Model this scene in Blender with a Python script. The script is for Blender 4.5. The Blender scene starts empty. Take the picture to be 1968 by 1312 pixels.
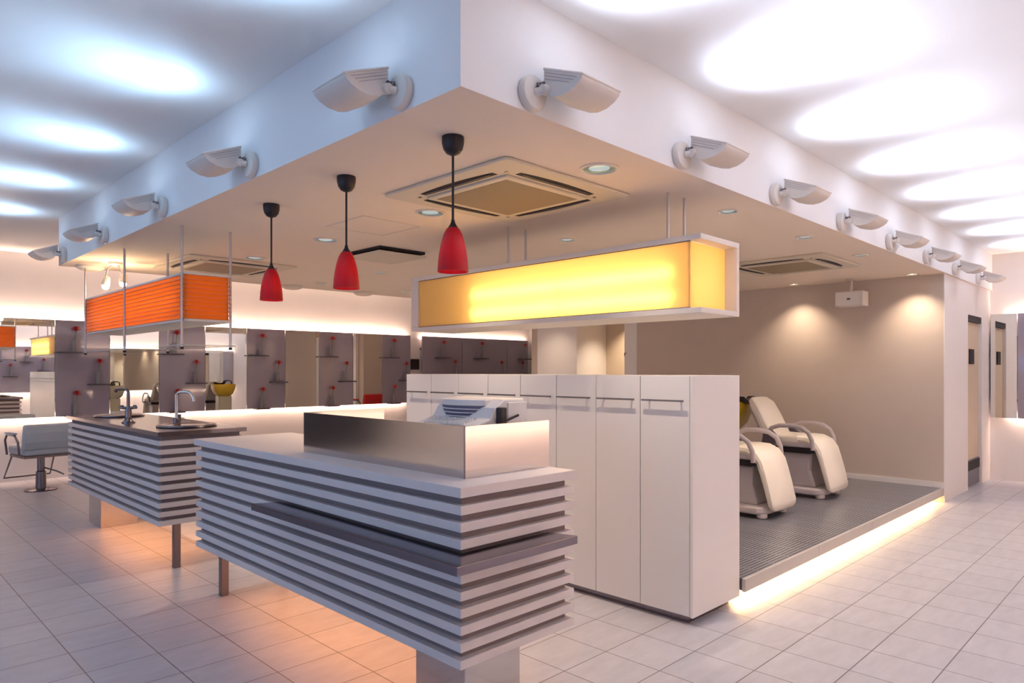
import bpy, bmesh, math, random
from math import pi, sin, cos, radians, sqrt
from mathutils import Vector, Matrix
random.seed(7)
C = bpy.context.scene.collection
SC = bpy.context.scene

# ------------------------------------------------------------------ camera
cam_d = bpy.data.cameras.new('camera'); cam = bpy.data.objects.new('camera', cam_d); C.objects.link(cam)
cam.location = (0, 0, 1.4)
cam.rotation_euler = (pi/2, 0, -pi/4)
cam_d.sensor_width = 36; cam_d.lens = 36*1322/1968; cam_d.shift_y = 56/1968
cam_d.clip_start = 0.05; cam_d.clip_end = 100
SC.camera = cam
# ------------------------------------------------------------------ world, exposure
w = bpy.data.worlds.new('world'); SC.world = w; w.use_nodes = True
w.node_tree.nodes['Background'].inputs[0].default_value = (0.35, 0.5, 0.9, 1)
w.node_tree.nodes['Background'].inputs[1].default_value = 0.35
SC.view_settings.view_transform = 'Standard'; SC.view_settings.look = 'None'
SC.view_settings.exposure = 0.84; SC.view_settings.gamma = 1.0; SC.view_settings.use_curve_mapping = False

# tunable light levels
P_UP_L, P_UP_R = 11.2, 25.0          # wall uplights
COL_UP_L, COL_UP_R = (0.42, 0.70, 1.0), (0.70, 0.79, 1.0)
P_COVE, COL_COVE = 6.4, (1.0, 0.69, 0.52)   # per metre of mirror back light, upward
P_COVE_LO = 3.0
P_UNDER, COL_UNDER = 3.2, (1.0, 0.40, 0.13)  # under the counters
P_PLAT, COL_PLAT = 4.0, (1.0, 0.62, 0.27)    # per metre under the platform
P_DOWN, COL_DOWN = 42.0, (1.0, 0.79, 0.58)
P_WINDOW = 30.0

def area(name, loc, size, power, col, rot=(0, 0, 0), parent=None, spread=pi):
    l = bpy.data.lights.new(name, 'AREA'); l.shape = 'RECTANGLE'; l.size, l.size_y = size
    l.energy = power; l.color = col; l.spread = spread
    o = bpy.data.objects.new(name, l); o.location = loc; o.rotation_euler = rot; C.objects.link(o)
    if parent: o.parent = parent
    return o
# added blue fill light, set just inside the unseen left windows (faces +x)
area('window_daylight', (-3.5, 3.4, 1.45), (2.3, 7.4), P_WINDOW, (0.42, 0.64, 1.0), (0, -pi/2, 0))

# ------------------------------------------------------------------ materials
def mat(name, col, rough=0.5, metal=0.0, emit=None, es=0.0, noise=0.0, nscale=6.0, bump=0.0, bscale=80.0,
        trans=0.0, ior=1.45, coat=0.0, spec=None, stretch=None):
    m = bpy.data.materials.new(name); m.use_nodes = True
    n = m.node_tree.nodes; l = m.node_tree.links; p = n['Principled BSDF']
    p.inputs['Base Color'].default_value = (*col, 1); p.inputs['Roughness'].default_value = rough
    p.inputs['Metallic'].default_value = metal; p.inputs['IOR'].default_value = ior
    p.inputs['Transmission Weight'].default_value = trans; p.inputs['Coat Weight'].default_value = coat
    if spec is not None: p.inputs['Specular IOR Level'].default_value = spec
    if emit: p.inputs['Emission Color'].default_value = (*emit, 1); p.inputs['Emission Strength'].default_value = es
    if noise or bump:
        tc = n.new('ShaderNodeTexCoord'); src = tc.outputs['Object']
        if stretch:
            mp = n.new('ShaderNodeMapping'); mp.inputs['Scale'].default_value = stretch
            l.new(src, mp.inputs[0]); src = mp.outputs[0]
    if noise:
        nz = n.new('ShaderNodeTexNoise'); nz.inputs['Scale'].default_value = nscale; nz.inputs['Detail'].default_value = 4
        l.new(src, nz.inputs['Vector'])
        mx = n.new('ShaderNodeMix'); mx.data_type = 'RGBA'
        mx.inputs[6].default_value = (*[c*(1-noise) for c in col], 1)
        mx.inputs[7].default_value = (*[min(1, c*(1+noise)) for c in col], 1)
        l.new(nz.outputs['Fac'], mx.inputs[0]); l.new(mx.outputs[2], p.inputs['Base Color'])
    if bump:
        nb = n.new('ShaderNodeTexNoise'); nb.inputs['Scale'].default_value = bscale; nb.inputs['Detail'].default_value = 3
        l.new(src, nb.inputs['Vector'])
        b = n.new('ShaderNodeBump'); b.inputs['Strength'].default_value = bump; b.inputs['Distance'].default_value = 0.002
        l.new(nb.outputs['Fac'], b.inputs['Height']); l.new(b.outputs[0], p.inputs['Normal'])
    return m

def floor_mat():
    m = mat('floor_tile', (0.5, 0.46, 0.47), 0.34); n = m.node_tree.nodes; l = m.node_tree.links; p = n['Principled BSDF']
    tc = n.new('ShaderNodeTexCoord'); mp = n.new('ShaderNodeMapping')
    mp.inputs['Location'].default_value = (-0.857+0.3165*20, -1.16+0.3115*20, 0)
    l.new(tc.outputs['Object'], mp.inputs[0])
    br = n.new('ShaderNodeTexBrick'); br.offset = 0; br.squash = 1
    br.inputs['Scale'].default_value = 1; br.inputs['Brick Width'].default_value = 0.3165; br.inputs['Row Height'].default_value = 0.3115
    br.inputs['Mortar Size'].default_value = 0.0028; br.inputs['Mortar Smooth'].default_value = 0.15; br.inputs['Bias'].default_value = 0
    br.inputs['Color1'].default_value = (0.535, 0.525, 0.57, 1); br.inputs['Color2'].default_value = (0.585, 0.572, 0.615, 1)
    br.inputs['Mortar'].default_value = (0.17, 0.155, 0.17, 1)
    l.new(mp.outputs[0], br.inputs['Vector'])
    nz = n.new('ShaderNodeTexNoise'); nz.inputs['Scale'].default_value = 5; nz.inputs['Detail'].default_value = 6; nz.inputs['Roughness'].default_value = 0.65
    mp2 = n.new('ShaderNodeMapping'); mp2.inputs['Scale'].default_value = (1, 3, 1); l.new(tc.outputs['Object'], mp2.inputs[0]); l.new(mp2.outputs[0], nz.inputs['Vector'])
    mx = n.new('ShaderNodeMix'); mx.data_type = 'RGBA'; mx.blend_type = 'MULTIPLY'; mx.inputs[0].default_value = 1
    cr = n.new('ShaderNodeValToRGB'); cr.color_ramp.elements[0].color = (0.86, 0.86, 0.87, 1); cr.color_ramp.elements[1].color = (1, 1, 1, 1)
    cr.color_ramp.elements[0].position = 0.3; cr.color_ramp.elements[1].position = 0.65
    l.new(nz.outputs['Fac'], cr.inputs[0]); l.new(br.outputs['Color'], mx.inputs[6]); l.new(cr.outputs[0], mx.inputs[7]); l.new(mx.outputs[2], p.inputs['Base Color'])
    b = n.new('ShaderNodeBump'); b.inputs['Strength'].default_value = 0.4; b.inputs['Distance'].default_value = 0.002; b.invert = True
    l.new(br.outputs['Fac'], b.inputs['Height']); l.new(b.outputs[0], p.inputs['Normal'])
    return m

def grating_mat():
    m = mat('platform_grating', (0.2, 0.2, 0.23), 0.34, 0.55); n = m.node_tree.nodes; l = m.node_tree.links; p = n['Principled BSDF']
    tc = n.new('ShaderNodeTexCoord'); sx = n.new('ShaderNodeSeparateXYZ'); l.new(tc.outputs['Object'], sx.inputs[0])
    def stripe(sock, freq, thr):
        a = n.new('ShaderNodeMath'); a.operation = 'MULTIPLY'; a.inputs[1].default_value = freq; l.new(sock, a.inputs[0])
        f = n.new('ShaderNodeMath'); f.operation = 'FRACT'; l.new(a.outputs[0], f.inputs[0])
        g = n.new('ShaderNodeMath'); g.operation = 'LESS_THAN'; g.inputs[1].default_value = thr; l.new(f.outputs[0], g.inputs[0])
        return g.outputs[0]
    s1 = stripe(sx.outputs['Y'], 36, 0.45); s2 = stripe(sx.outputs['X'], 4.4, 0.05)
    s3 = stripe(sx.outputs['X'], 1/1.13, 0.012); s4 = stripe(sx.outputs['Y'], 1/0.93, 0.014)
    def mx(a, b):
        q = n.new('ShaderNodeMath'); q.operation = 'MAXIMUM'; l.new(a, q.inputs[0]); l.new(b, q.inputs[1]); return q.outputs[0]
    inv = n.new('ShaderNodeMath'); inv.operation = 'SUBTRACT'; inv.inputs[0].default_value = 1; l.new(s2, inv.inputs[1])
    hole = n.new('ShaderNodeMath'); hole.operation = 'MULTIPLY'; l.new(s1, hole.inputs[0]); l.new(inv.outputs[0], hole.inputs[1])
    tot = mx(hole.outputs[0], mx(s3, s4))
    c = n.new('ShaderNodeMix'); c.data_type = 'RGBA'; c.inputs[6].default_value = (0.36, 0.37, 0.43, 1); c.inputs[7].default_value = (0.13, 0.13, 0.15, 1)
    l.new(tot, c.inputs[0]); l.new(c.outputs[2], p.inputs['Base Color'])
    b = n.new('ShaderNodeBump'); b.inputs['Strength'].default_value = 0.25; b.inputs['Distance'].default_value = 0.004; b.invert = True
    l.new(tot, b.inputs['Height']); l.new(b.outputs[0], p.inputs['Normal'])
    return m

def translucent(name, col, fac=0.6, rough=0.3, tcol=None):
    m = bpy.data.materials.new(name); m.use_nodes = True; n = m.node_tree.nodes; l = m.node_tree.links
    p = n['Principled BSDF']; p.inputs['Base Color'].default_value = (*col, 1); p.inputs['Roughness'].default_value = rough
    t = n.new('ShaderNodeBsdfTranslucent'); t.inputs['Color'].default_value = (*(tcol or col), 1)
    x = n.new('ShaderNodeMixShader'); x.inputs[0].default_value = fac
    l.new(p.outputs[0], x.inputs[1]); l.new(t.outputs[0], x.inputs[2]); l.new(x.outputs[0], n['Material Output'].inputs[0])
    return m

def clear_glass(name, col=(0.9, 0.95, 0.95), alpha=0.75, rough=0.03):
    m = bpy.data.materials.new(name); m.use_nodes = True; n = m.node_tree.nodes; l = m.node_tree.links
    p = n['Principled BSDF']; p.inputs['Base Color'].default_value = (*col, 1); p.inputs['Roughness'].default_value = rough
    t = n.new('ShaderNodeBsdfTransparent'); t.inputs['Color'].default_value = (*col, 1)
    x = n.new('ShaderNodeMixShader'); x.inputs[0].default_value = alpha
    l.new(p.outputs[0], x.inputs[1]); l.new(t.outputs[0], x.inputs[2]); l.new(x.outputs[0], n['Material Output'].inputs[0])
    return m

M = dict(
    floor=floor_mat(), grating=grating_mat(),
    ceiling=mat('ceiling_paint', (0.86, 0.86, 0.86), 0.85, bump=0.05),
    wall=mat('wall_paint', (0.80, 0.755, 0.73), 0.8, noise=0.02, bump=0.06),
    soffit=mat('soffit_paint', (0.87, 0.745, 0.63), 0.8, noise=0.02, bump=0.05),  # cream paint, with warm floor bounce put into the colour
    fascia=mat('fascia_paint', (0.84, 0.84, 0.85), 0.75),
    inner=mat('shampoo_wall_paint', (0.60, 0.505, 0.43), 0.75, noise=0.03, bump=0.06),
    recess=mat('recess_paint', (0.62, 0.50, 0.37), 0.8),
    white=mat('white_lacquer', (0.80, 0.77, 0.745), 0.38),
    slat=mat('slat_laminate', (0.74, 0.67, 0.655), 0.42, noise=0.03, nscale=20),
    slatback=mat('slat_backing', (0.26, 0.20, 0.20), 0.7),  # shade of the slat gaps is put into this dark backing colour
    locker=mat('locker_laminate', (0.78, 0.755, 0.75), 0.4),
    handle=mat('handle_steel', (0.24, 0.22, 0.22), 0.35, 0.8),
    grille=mat('door_grille', (0.16, 0.15, 0.19), 0.5),
    gap=mat('dark_gap', (0.10, 0.085, 0.085), 0.8),
    steel=mat('brushed_steel', (0.62, 0.575, 0.56), 0.14, 1.0, noise=0.05, nscale=14, stretch=(1, 1, 14)),
    steeltop=mat('steel_worktop', (0.24, 0.215, 0.24), 0.18, 1.0, noise=0.06, nscale=14, stretch=(12, 1, 1)),
    steelshelf=mat('steel_ledge', (0.22, 0.20, 0.24), 0.16, 1.0, noise=0.05, nscale=14),
    chrome=mat('chrome', (0.75, 0.73, 0.72), 0.15, 1.0),
    darkmetal=mat('dark_chrome', (0.22, 0.19, 0.21), 0.25, 1.0),
    rod=mat('satin_rod', (0.62, 0.56, 0.55), 0.35, 0.9),
    mirror=mat('mirror_glass', (0.86, 0.87, 0.84), 0.01, 1.0),
    panel=mat('grey_acrylic', (0.33, 0.285, 0.345), 0.07, noise=0.03, coat=1.0, spec=0.8),
    shelf=mat('grey_shelf', (0.10, 0.08, 0.10), 0.35),
    black=mat('black_plastic', (0.018, 0.012, 0.016), 0.4),
    blackmatte=mat('black_matte', (0.012, 0.009, 0.012), 0.7),
    red=translucent('red_glass', (0.56, 0.012, 0.026), 0.35, 0.3, (0.75, 0.02, 0.03)),
    redpad=mat('red_vinyl', (0.52, 0.02, 0.02), 0.4),
    bulb=mat('lit_bulb', (1, 0.9, 0.8), 0.5, emit=(1.0, 0.80, 0.58), es=14),
    bulbdim=mat('pendant_bulb', (1, 0.8, 0.75), 0.5, emit=(1.0, 0.62, 0.50), es=3.0),
    uplens=mat('uplight_lens', (0.9, 0.95, 1), 0.3, emit=(0.85, 0.93, 1.0), es=0.8),
    uphouse=mat('uplight_housing', (0.74, 0.69, 0.645), 0.45),
    orange=translucent('orange_acrylic', (0.95, 0.36, 0.07), 0.5, 0.25, (1.0, 0.58, 0.06)),
    orangelip=translucent('orange_acrylic_edge', (1.0, 0.50, 0.20), 0.5, 0.25, (1.0, 0.55, 0.2)),  # paler orange: light caught by the slat edges is put into the colour
    yellow=translucent('yellow_acrylic', (0.95, 0.78, 0.44), 0.72, 0.3, (1.0, 0.79, 0.42)),
    tube=mat('lit_tube', (1, 1, 0.9), 0.5, emit=(1.0, 0.92, 0.74), es=8.5),
    frame=mat('lamp_frame', (0.80, 0.74, 0.68), 0.4),
    acpanel=mat('ac_panel', (0.70, 0.62, 0.50), 0.5),
    acgrille=mat('ac_grille', (0.34, 0.26, 0.17), 0.7, bump=0.6, bscale=220),
    reflector=mat('downlight_reflector', (0.50, 0.80, 0.84), 0.16, 0.9),
    dlens=mat('downlight_lens', (0.30, 0.48, 0.52), 0.12, 0.5, emit=(0.8, 0.95, 1.0), es=0.22),
    dlens_hot=mat('downlight_lens_lit', (1, 0.9, 0.7), 0.3, emit=(1.0, 0.85, 0.55), es=6),
    ring=mat('downlight_ring', (0.76, 0.68, 0.60), 0.4),
    vinyl=mat('cream_vinyl', (0.80, 0.73, 0.63), 0.36, coat=0.1),
    chairgrey=mat('chair_plastic', (0.50, 0.44, 0.45), 0.45),
    bluevinyl=mat('grey_vinyl', (0.50, 0.55, 0.60), 0.4),
    ceramic=mat('beige_ceramic', (0.50, 0.47, 0.38), 0.2, coat=0.4),
    yellowcer=mat('yellow_ceramic', (0.62, 0.40, 0.02), 0.25, coat=0.4),
    vase=clear_glass('vase_glass', (0.66, 0.64, 0.62), 0.62),
    stem=mat('flower_stem', (0.16, 0.20, 0.09), 0.6),
    petal=mat('red_petal', (0.62, 0.03, 0.025), 0.6),
    glass=clear_glass('shelf_glass', (0.90, 0.90, 0.88), 0.62),
    registerw=mat('register_plastic', (0.76, 0.73, 0.72), 0.45),
    bluegap=mat('register_groove', (0.16, 0.14, 0.22), 0.6),
    winglass=clear_glass('window_glass', (0.85, 0.9, 0.95), 0.85),
    nightglass=mat('dark_glazing', (0.012, 0.012, 0.028), 0.08),
)

# ------------------------------------------------------------------ mesh builder
class MB:
    def __init__(s): s.bm = bmesh.new(); s.smooth = False
    def box(s, x0, x1, y0, y1, z0, z1):
        v = [s.bm.verts.new((x, y, z)) for z in (z0, z1) for y in (y0, y1) for x in (x0, x1)]
        for f in ((0, 2, 3, 1), (4, 5, 7, 6), (0, 1, 5, 4), (2, 6, 7, 3), (0, 4, 6, 2), (1, 3, 7, 5)):
            s.bm.faces.new([v[i] for i in f])
        return s
    def prism(s, pts, ax, a0, a1):      # pts: 2D outline; extruded along axis ax ('x','y','z')
        def mk(p, a): return {'x': (a, p[0], p[1]), 'y': (p[0], a, p[1]), 'z': (p[0], p[1], a)}[ax]
        A = [s.bm.verts.new(mk(p, a0)) for p in pts]; B = [s.bm.verts.new(mk(p, a1)) for p in pts]; n = len(pts)
        s.bm.faces.new(A); s.bm.faces.new(B[::-1])
        for i in range(n): s.bm.faces.new((A[i], A[(i+1) % n], B[(i+1) % n], B[i]))
        return s
    def ring(s, c, u, v, r, n): return [s.bm.verts.new(c + u*(r*cos(2*pi*i/n)) + v*(r*sin(2*pi*i/n))) for i in range(n)]
    def tube(s, pts, r, n=12, cap=True, flat=None):
        s.smooth = True
        P = [Vector(p) for p in pts]; rs = r if isinstance(r, (list, tuple)) else [r]*len(P)
        rings = []; ref = None
        for i, p in enumerate(P):
            t = (P[min(i+1, len(P)-1)] - P[max(i-1, 0)]).normalized()
            if ref is None:
                ref = Vector((0, 0, 1)) if abs(t.z) < 0.9 else Vector((1, 0, 0))
            u = (ref - t*ref.dot(t)).normalized(); v = t.cross(u); ref = u
            if flat: rings.append([s.bm.verts.new(p + u*(flat[0]*cos(2*pi*k/n)) + v*(flat[1]*sin(2*pi*k/n))) for k in range(n)])
            else: rings.append(s.ring(p, u, v, rs[i], n))
        for a, b in zip(rings, rings[1:]):
            for k in range(n): s.bm.faces.new((a[k], a[(k+1) % n], b[(k+1) % n], b[k]))
        if cap: s.bm.faces.new(rings[0][::-1]); s.bm.faces.new(rings[-1])
        return s
    def lathe(s, prof, c=(0, 0, 0), n=32, ax=(0, 0, 1), cap=True):
        s.smooth = True
        ax = Vector(ax).normalized(); u = ax.orthogonal().normalized(); v = ax.cross(u); c = Vector(c); rings = []
        for r, h in prof: rings.append(s.ring(c+ax*h, u, v, max(r, 1e-4), n))
        for a, b in zip(rings, rings[1:]):
            for k in range(n): s.bm.faces.new((a[k], a[(k+1) % n], b[(k+1) % n], b[k]))
        if cap: s.bm.faces.new(rings[0][::-1]); s.bm.faces.new(rings[-1])
        return s
    def ribbon(s, path, th, ax, a0, a1):   # slab of thickness th along a 2D path, across axis ax
        n = len(path); up = []; dn = []
        for i, p in enumerate(path):
            q0 = path[max(i-1, 0)]; q1 = path[min(i+1, n-1)]
            tx, ty = q1[0]-q0[0], q1[1]-q0[1]; L = sqrt(tx*tx+ty*ty); nx, ny = -ty/L, tx/L
            t = th[i] if isinstance(th, (list, tuple)) else th
            up.append((p[0]+nx*t/2, p[1]+ny*t/2)); dn.append((p[0]-nx*t/2, p[1]-ny*t/2))
        return s.prism(up + dn[::-1], ax, a0, a1)
    def pad(s, path, th, hw, ax='x'):       # cushion: path in (y,z), thickness and half width per station
        n = len(path); secs = []
        for i, p in enumerate(path):
            q0 = path[max(i-1, 0)]; q1 = path[min(i+1, n-1)]
            tx, ty = q1[0]-q0[0], q1[1]-q0[1]; L = sqrt(tx*tx+ty*ty); nx, ny = -ty/L, tx/L; t, w_ = th[i]/2, hw[i]; e = min(t*0.8, w_*0.5)
            sec = []
            for (x, o) in ((-w_+e, -t), (w_-e, -t), (w_-e*0.3, -t*0.7), (w_, 0), (w_-e*0.3, t*0.7), (w_-e, t), (0, t*1.08), (-w_+e, t), (-w_+e*0.3, t*0.7), (-w_, 0), (-w_+e*0.3, -t*0.7)):
                sec.append(s.bm.verts.new((x, p[0]+nx*o, p[1]+ny*o)))
            secs.append(sec)
        for A, B in zip(secs, secs[1:]):
            for k in range(len(A)): s.bm.faces.new((A[k], A[(k+1) % len(A)], B[(k+1) % len(A)], B[k]))
        s.bm.faces.new(secs[0]); s.bm.faces.new(secs[-1]); s.smooth = True
        return s
    def build(s, name, m, parent=None, bevel=0.0, seg=2, loc=None, smooth=None):
        bmesh.ops.recalc_face_normals(s.bm, faces=s.bm.faces)
        me = bpy.data.meshes.new(name); s.bm.to_mesh(me); s.bm.free()
        me.materials.append(M[m] if isinstance(m, str) else m)
        if (s.smooth if smooth is None else smooth):
            me.polygons.foreach_set('use_smooth', [True]*len(me.polygons)); me.set_sharp_from_angle(angle=radians(38))
        o = bpy.data.objects.new(name, me); C.objects.link(o)
        if parent: o.parent = parent
        if loc: o.location = loc
        if bevel:
            b = o.modifiers.new('bevel', 'BEVEL'); b.width = bevel; b.segments = seg; b.limit_method = 'ANGLE'; b.angle_limit = radians(35)
            b.harden_normals = False
        return o

def rbox(name, m, parent, x0, x1, y0, y1, z0, z1, bevel=0.003): return MB().box(x0, x1, y0, y1, z0, z1).build(name, m, parent, bevel)
def rrect(x0, x1, y0, y1, r, n=5):
    pts = []
    for cx, cy, a in ((x1-r, y0+r, -90), (x1-r, y1-r, 0), (x0+r, y1-r, 90), (x0+r, y0+r, 180)):
        for k in range(n+1):
            t = radians(a+90*k/n); pts.append((cx+r*cos(t), cy+r*sin(t)))
    return pts
def arc(cx, cy, r, a0, a1, n=8): return [(cx+r*cos(radians(a0+(a1-a0)*k/n)), cy+r*sin(radians(a0+(a1-a0)*k/n))) for k in range(n+1)]

def tag(o, label, cat, group=None):
    o['label'] = label; o['category'] = cat
    if group: o['group'] = group
    return o
def thing(name, label, cat, loc=(0, 0, 0), rz=0, group=None):
    o = bpy.data.objects.new(name, None); o.empty_display_size = 0.1; C.objects.link(o)
    o.location = loc; o.rotation_euler = (0, 0, rz); return tag(o, label, cat, group)
def struct(o): o['kind'] = 'structure'; return o
def wallbox(name, m, *b): return struct(MB().box(*b).build(name, m))
def copy_tree(o, parent=None):
    c = o.copy(); C.objects.link(c)
    if parent: c.parent = parent
    for ch in list(o.children): copy_tree(ch, c)
    return c
ORD = ['first', 'second', 'third', 'fourth', 'fifth', 'sixth', 'seventh', 'eighth']

# ================================================================== SETTING
ZS, ZC = 2.434, 2.9                     # soffit underside, upper ceiling
SX, SY, SYB = 1.636, 1.90, 7.96         # soffit faces
WY, WX = 10.5, 10.6                     # mirror planes
wallbox('floor', 'floor', -3.75, 11.4, -1.95, 10.75, -0.1, 0)
wallbox('ceiling', 'ceiling', -3.75, 11.4, -1.95, 10.75, ZC, ZC+0.1)
wallbox('wall_far', 'wall', -1.6, 11.4, WY+0.09, WY+0.19, 0, ZC)
wallbox('wall_right', 'wall', WX+0.09, WX+0.19, -1.75, SY+0.03, 0, ZC)
wallbox('wall_corridor', 'wall', 11.2, 11.3, 7.95, WY+0.09, 0, ZC)
wallbox('wall_near', 'wall', -3.6, 10.79, -1.85, -1.75, 0, ZC)
# left wall: unseen street windows between piers, added for the blue fill
MBw = MB()
MBw.box(-3.7, -3.6, -1.75, WY+0.19, 0, 0.25).box(-3.7, -3.6, -1.75, WY+0.19, 2.6, ZC)
MBw.box(-3.7, -3.6, -1.75, -0.3, 0.25, 2.6).box(-3.7, -3.6, 7.1, WY+0.19, 0.25, 2.6)
struct(MBw.build('wall_left', 'wall'))
for i in range(3):
    y0 = -0.3+i*2.4667
    f = MB(); f.box(-3.68, -3.62, y0, y0+0.05, 0.25, 2.6).box(-3.68, -3.62, y0+2.4167, y0+2.4667, 0.25, 2.6).box(-3.68, -3.62, y0, y0+2.4667, 0.25, 0.3).box(-3.68, -3.62, y0, y0+2.4667, 2.55, 2.6)
    wn = struct(f.build('window_%d' % (i+1), 'darkmetal'))
    MB().box(-3.655, -3.645, y0+0.05, y0+2.4167, 0.3, 2.55).build('pane', 'winglass', wn)
# dark glazed street front at the left end of the far wall
f = MB(); f.box(-3.6, -1.6, WY+0.05, WY+0.19, 2.6, ZC)
struct(f.build('wall_entrance', 'wall'))
f = MB()
for x in (-3.6, -2.65, -1.66): f.box(x, x+0.06, WY+0.06, WY+0.15, 0, 2.6)
f.box(-3.6, -1.6, WY+0.06, WY+0.15, 2.54, 2.6)
en = struct(f.build('window_4', 'darkmetal'))
MB().box(-3.54, -2.65, WY+0.1, WY+0.11, 0, 2.54).build('pane', 'nightglass', en)
MB().box(-2.59, -1.66, WY+0.1, WY+0.11, 0, 2.54).build('pane', 'nightglass', en)
# dropped soffit with its fascias
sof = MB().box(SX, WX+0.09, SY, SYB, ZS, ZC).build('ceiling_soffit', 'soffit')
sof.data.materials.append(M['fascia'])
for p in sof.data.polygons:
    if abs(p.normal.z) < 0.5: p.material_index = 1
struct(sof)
# walls under the soffit
WBX = 8.436
wallbox('wall_shampoo', 'inner', WBX, WBX+0.1, SY+0.03, 5.84, 0.0, ZS)
wallbox('wall_passage', 'wall', WBX+0.001, 9.48, SY+0.022, SY+0.12, 0, ZS)
m_ = MB(); m_.box(10.2, WX+0.09, SY+0.022, SY+0.12, 0, ZS).box(9.48, 10.2, SY+0.022, SY+0.12, 2.06, ZS)
struct(m_.build('wall_passage_pier', 'wall'))
wallbox('wall_recess', 'recess', 9.1, 9.2, 5.74, 6.95, 0, ZS)
wallbox('wall_recess_side', 'recess', WBX+0.1, 9.1, 5.74, 5.84, 0, ZS)
wallbox('wall_end', 'wall', WBX-0.09, 11.2, 6.91, 7.75, 0, ZS)
wallbox('wall_end_pilaster', 'inner', WBX-0.02, 11.2, 7.75, SYB-0.01, 0, ZS)
wallbox('baseboard_shampoo', 'white', WBX-0.012, WBX, SY+0.03, 5.84, 0.15, 0.21)
# doors
d = struct(MB().box(9.49, 10.19, SY+0.06, SY+0.10, 0, 2.055).build('door_1', 'recess', None, 0.003))
MB().box(9.49, 10.19, SY+0.028, SY+0.061, 1.985, 2.05).build('transom_slot', 'blackmatte', d)
MB().box(9.70, 9.92, SY+0.045, SY+0.061, 1.48, 1.66).build('sign_plate', 'blackmatte', d, 0.003)
g = MB().box(9.52, 10.16, SY+0.04, SY+0.061, 0.02, 0.33).build('vent_grille', 'grille', d, 0.002)
MB().box(9.53, 10.15, SY+0.033, SY+0.041, 0.21, 0.32).build('vent_opening', 'blackmatte', g)
d2 = struct(MB().box(WBX+0.005, WBX+0.05, 5.845, 6.07, 0.15, 2.2).build('door_2', 'white', None, 0.003))
MB().tube([(WBX+0.006, 6.04, 1.66), (WBX-0.03, 6.04, 1.66), (WBX-0.03, 6.04, 1.62)], 0.008, 8).build('door_hook', 'darkmetal', d2)

# ================================================================== MIRRORS, PANELS AND SHELVES
ZM0, ZM1 = 0.80, 2.06
def flower_vase(loc, label, h=0.16, fz=0.30, lean=0.0, group='flower vases on the grey panels', rz=0.0):
    t = thing('flower_vase', label, 'vase', loc, rz, group)
    MB().lathe([(0.026, 0), (0.028, 0.004), (0.022, h*0.5), (0.021, h), (0.017, h), (0.018, h*0.5), (0.02, 0.012), (0.001, 0.012)], n=16, cap=False).build('vase', 'vase', t)
    MB().tube([(0, 0, 0.012), (lean*0.3, 0, fz*0.5), (lean, 0, fz-0.02)], 0.005, 8).build('stem', 'stem', t)
    b = MB(); b.smooth = True
    for ring, (n, r, tilt) in enumerate(((9, 0.064, 0.012), (8, 0.052, 0.036), (6, 0.032, 0.052))):
        for k in range(n):
            a = 2*pi*k/n + ring*0.4
            c, s_ = cos(a), sin(a); px, py = -s_, c; wd = r*0.36
            base = Vector((lean, 0, fz-0.016))
            v = [b.bm.verts.new(base + Vector(q)) for q in ((0, 0, 0), (c*r*0.6+px*wd, s_*r*0.6+py*wd, tilt), (c*r, s_*r, tilt*0.9), (c*r*0.6-px*wd, s_*r*0.6-py*wd, tilt), (c*r*0.6, s_*r*0.6, tilt-0.008))]
            b.bm.faces.new((v[0], v[1], v[4])); b.bm.faces.new((v[1], v[2], v[4])); b.bm.faces.new((v[2], v[3], v[4])); b.bm.faces.new((v[3], v[0], v[4]))
    b.lathe([(0.001, fz-0.03), (0.016, fz-0.022), (0.012, fz), (0.001, fz+0.006)], (lean, 0, 0), 12)
    b.build('flower', 'petal', t)
    return t

PAN = [(2.12, 2.75), (3.38, 4.02), (4.66, 5.29), (5.90, 6.56), (7.17, 7.80)]
NAMES = ['leftmost', 'second from left', 'third from left', 'fourth from left', 'fifth from left']
for i, (a, b) in enumerate(PAN):
    t = thing('wall_panel', 'grey glossy wall panel with two flower shelves, %s on the far mirror wall' % NAMES[i], 'panel', (a, WY, ZM0), 0, 'grey wall panels')
    wd = b-a
    rbox('panel_board', 'panel', t, 0, wd, 0, 0.03, 0, ZM1-ZM0, 0.002)
    for (s0, s1, z) in ((0.01, 0.30, 1.645), (0.36, wd-0.01, 1.225), (0.10, 0.32, 0.812)):
        rbox('shelf', 'shelf', t, s0, s1, -0.13, 0.0, z-ZM0-0.02, z-ZM0, 0.002)
    for (px, z, ps, hh, ln) in ((0.19, 1.645, 'upper', 0.30, 0.03), (0.47, 1.225, 'middle', 0.30, 0.025), (0.21, 0.812, 'bottom', 0.29, 0.02)):
        flower_vase((a+px, WY-0.068, z), 'glass vase with one red flower on the %s shelf of the %s grey panel' % (ps, NAMES[i].replace(' from left', '')), 0.16, hh, ln)
MIR = [(0.86, 1.485), (1.49, 2.115), (2.755, 3.375), (4.025, 4.655), (5.295, 5.895), (6.565, 7.165)]
mn = ['far left, mostly outside the frame', 'left of the leftmost grey panel', 'behind the taller faucet', 'behind the curved basin faucet', 'between the third and fourth grey panels', 'between the fourth and fifth grey panels']
for i, (a, b) in enumerate(MIR):
    o = MB().box(0, b-a, 0, 0.03, 0, ZM1-ZM0).build('wall_mirror', 'mirror', None, 0, loc=(a, WY, ZM0))
    tag(o, 'frameless wall mirror on the far wall, %s' % mn[i], 'mirror', 'far wall mirrors')
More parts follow.
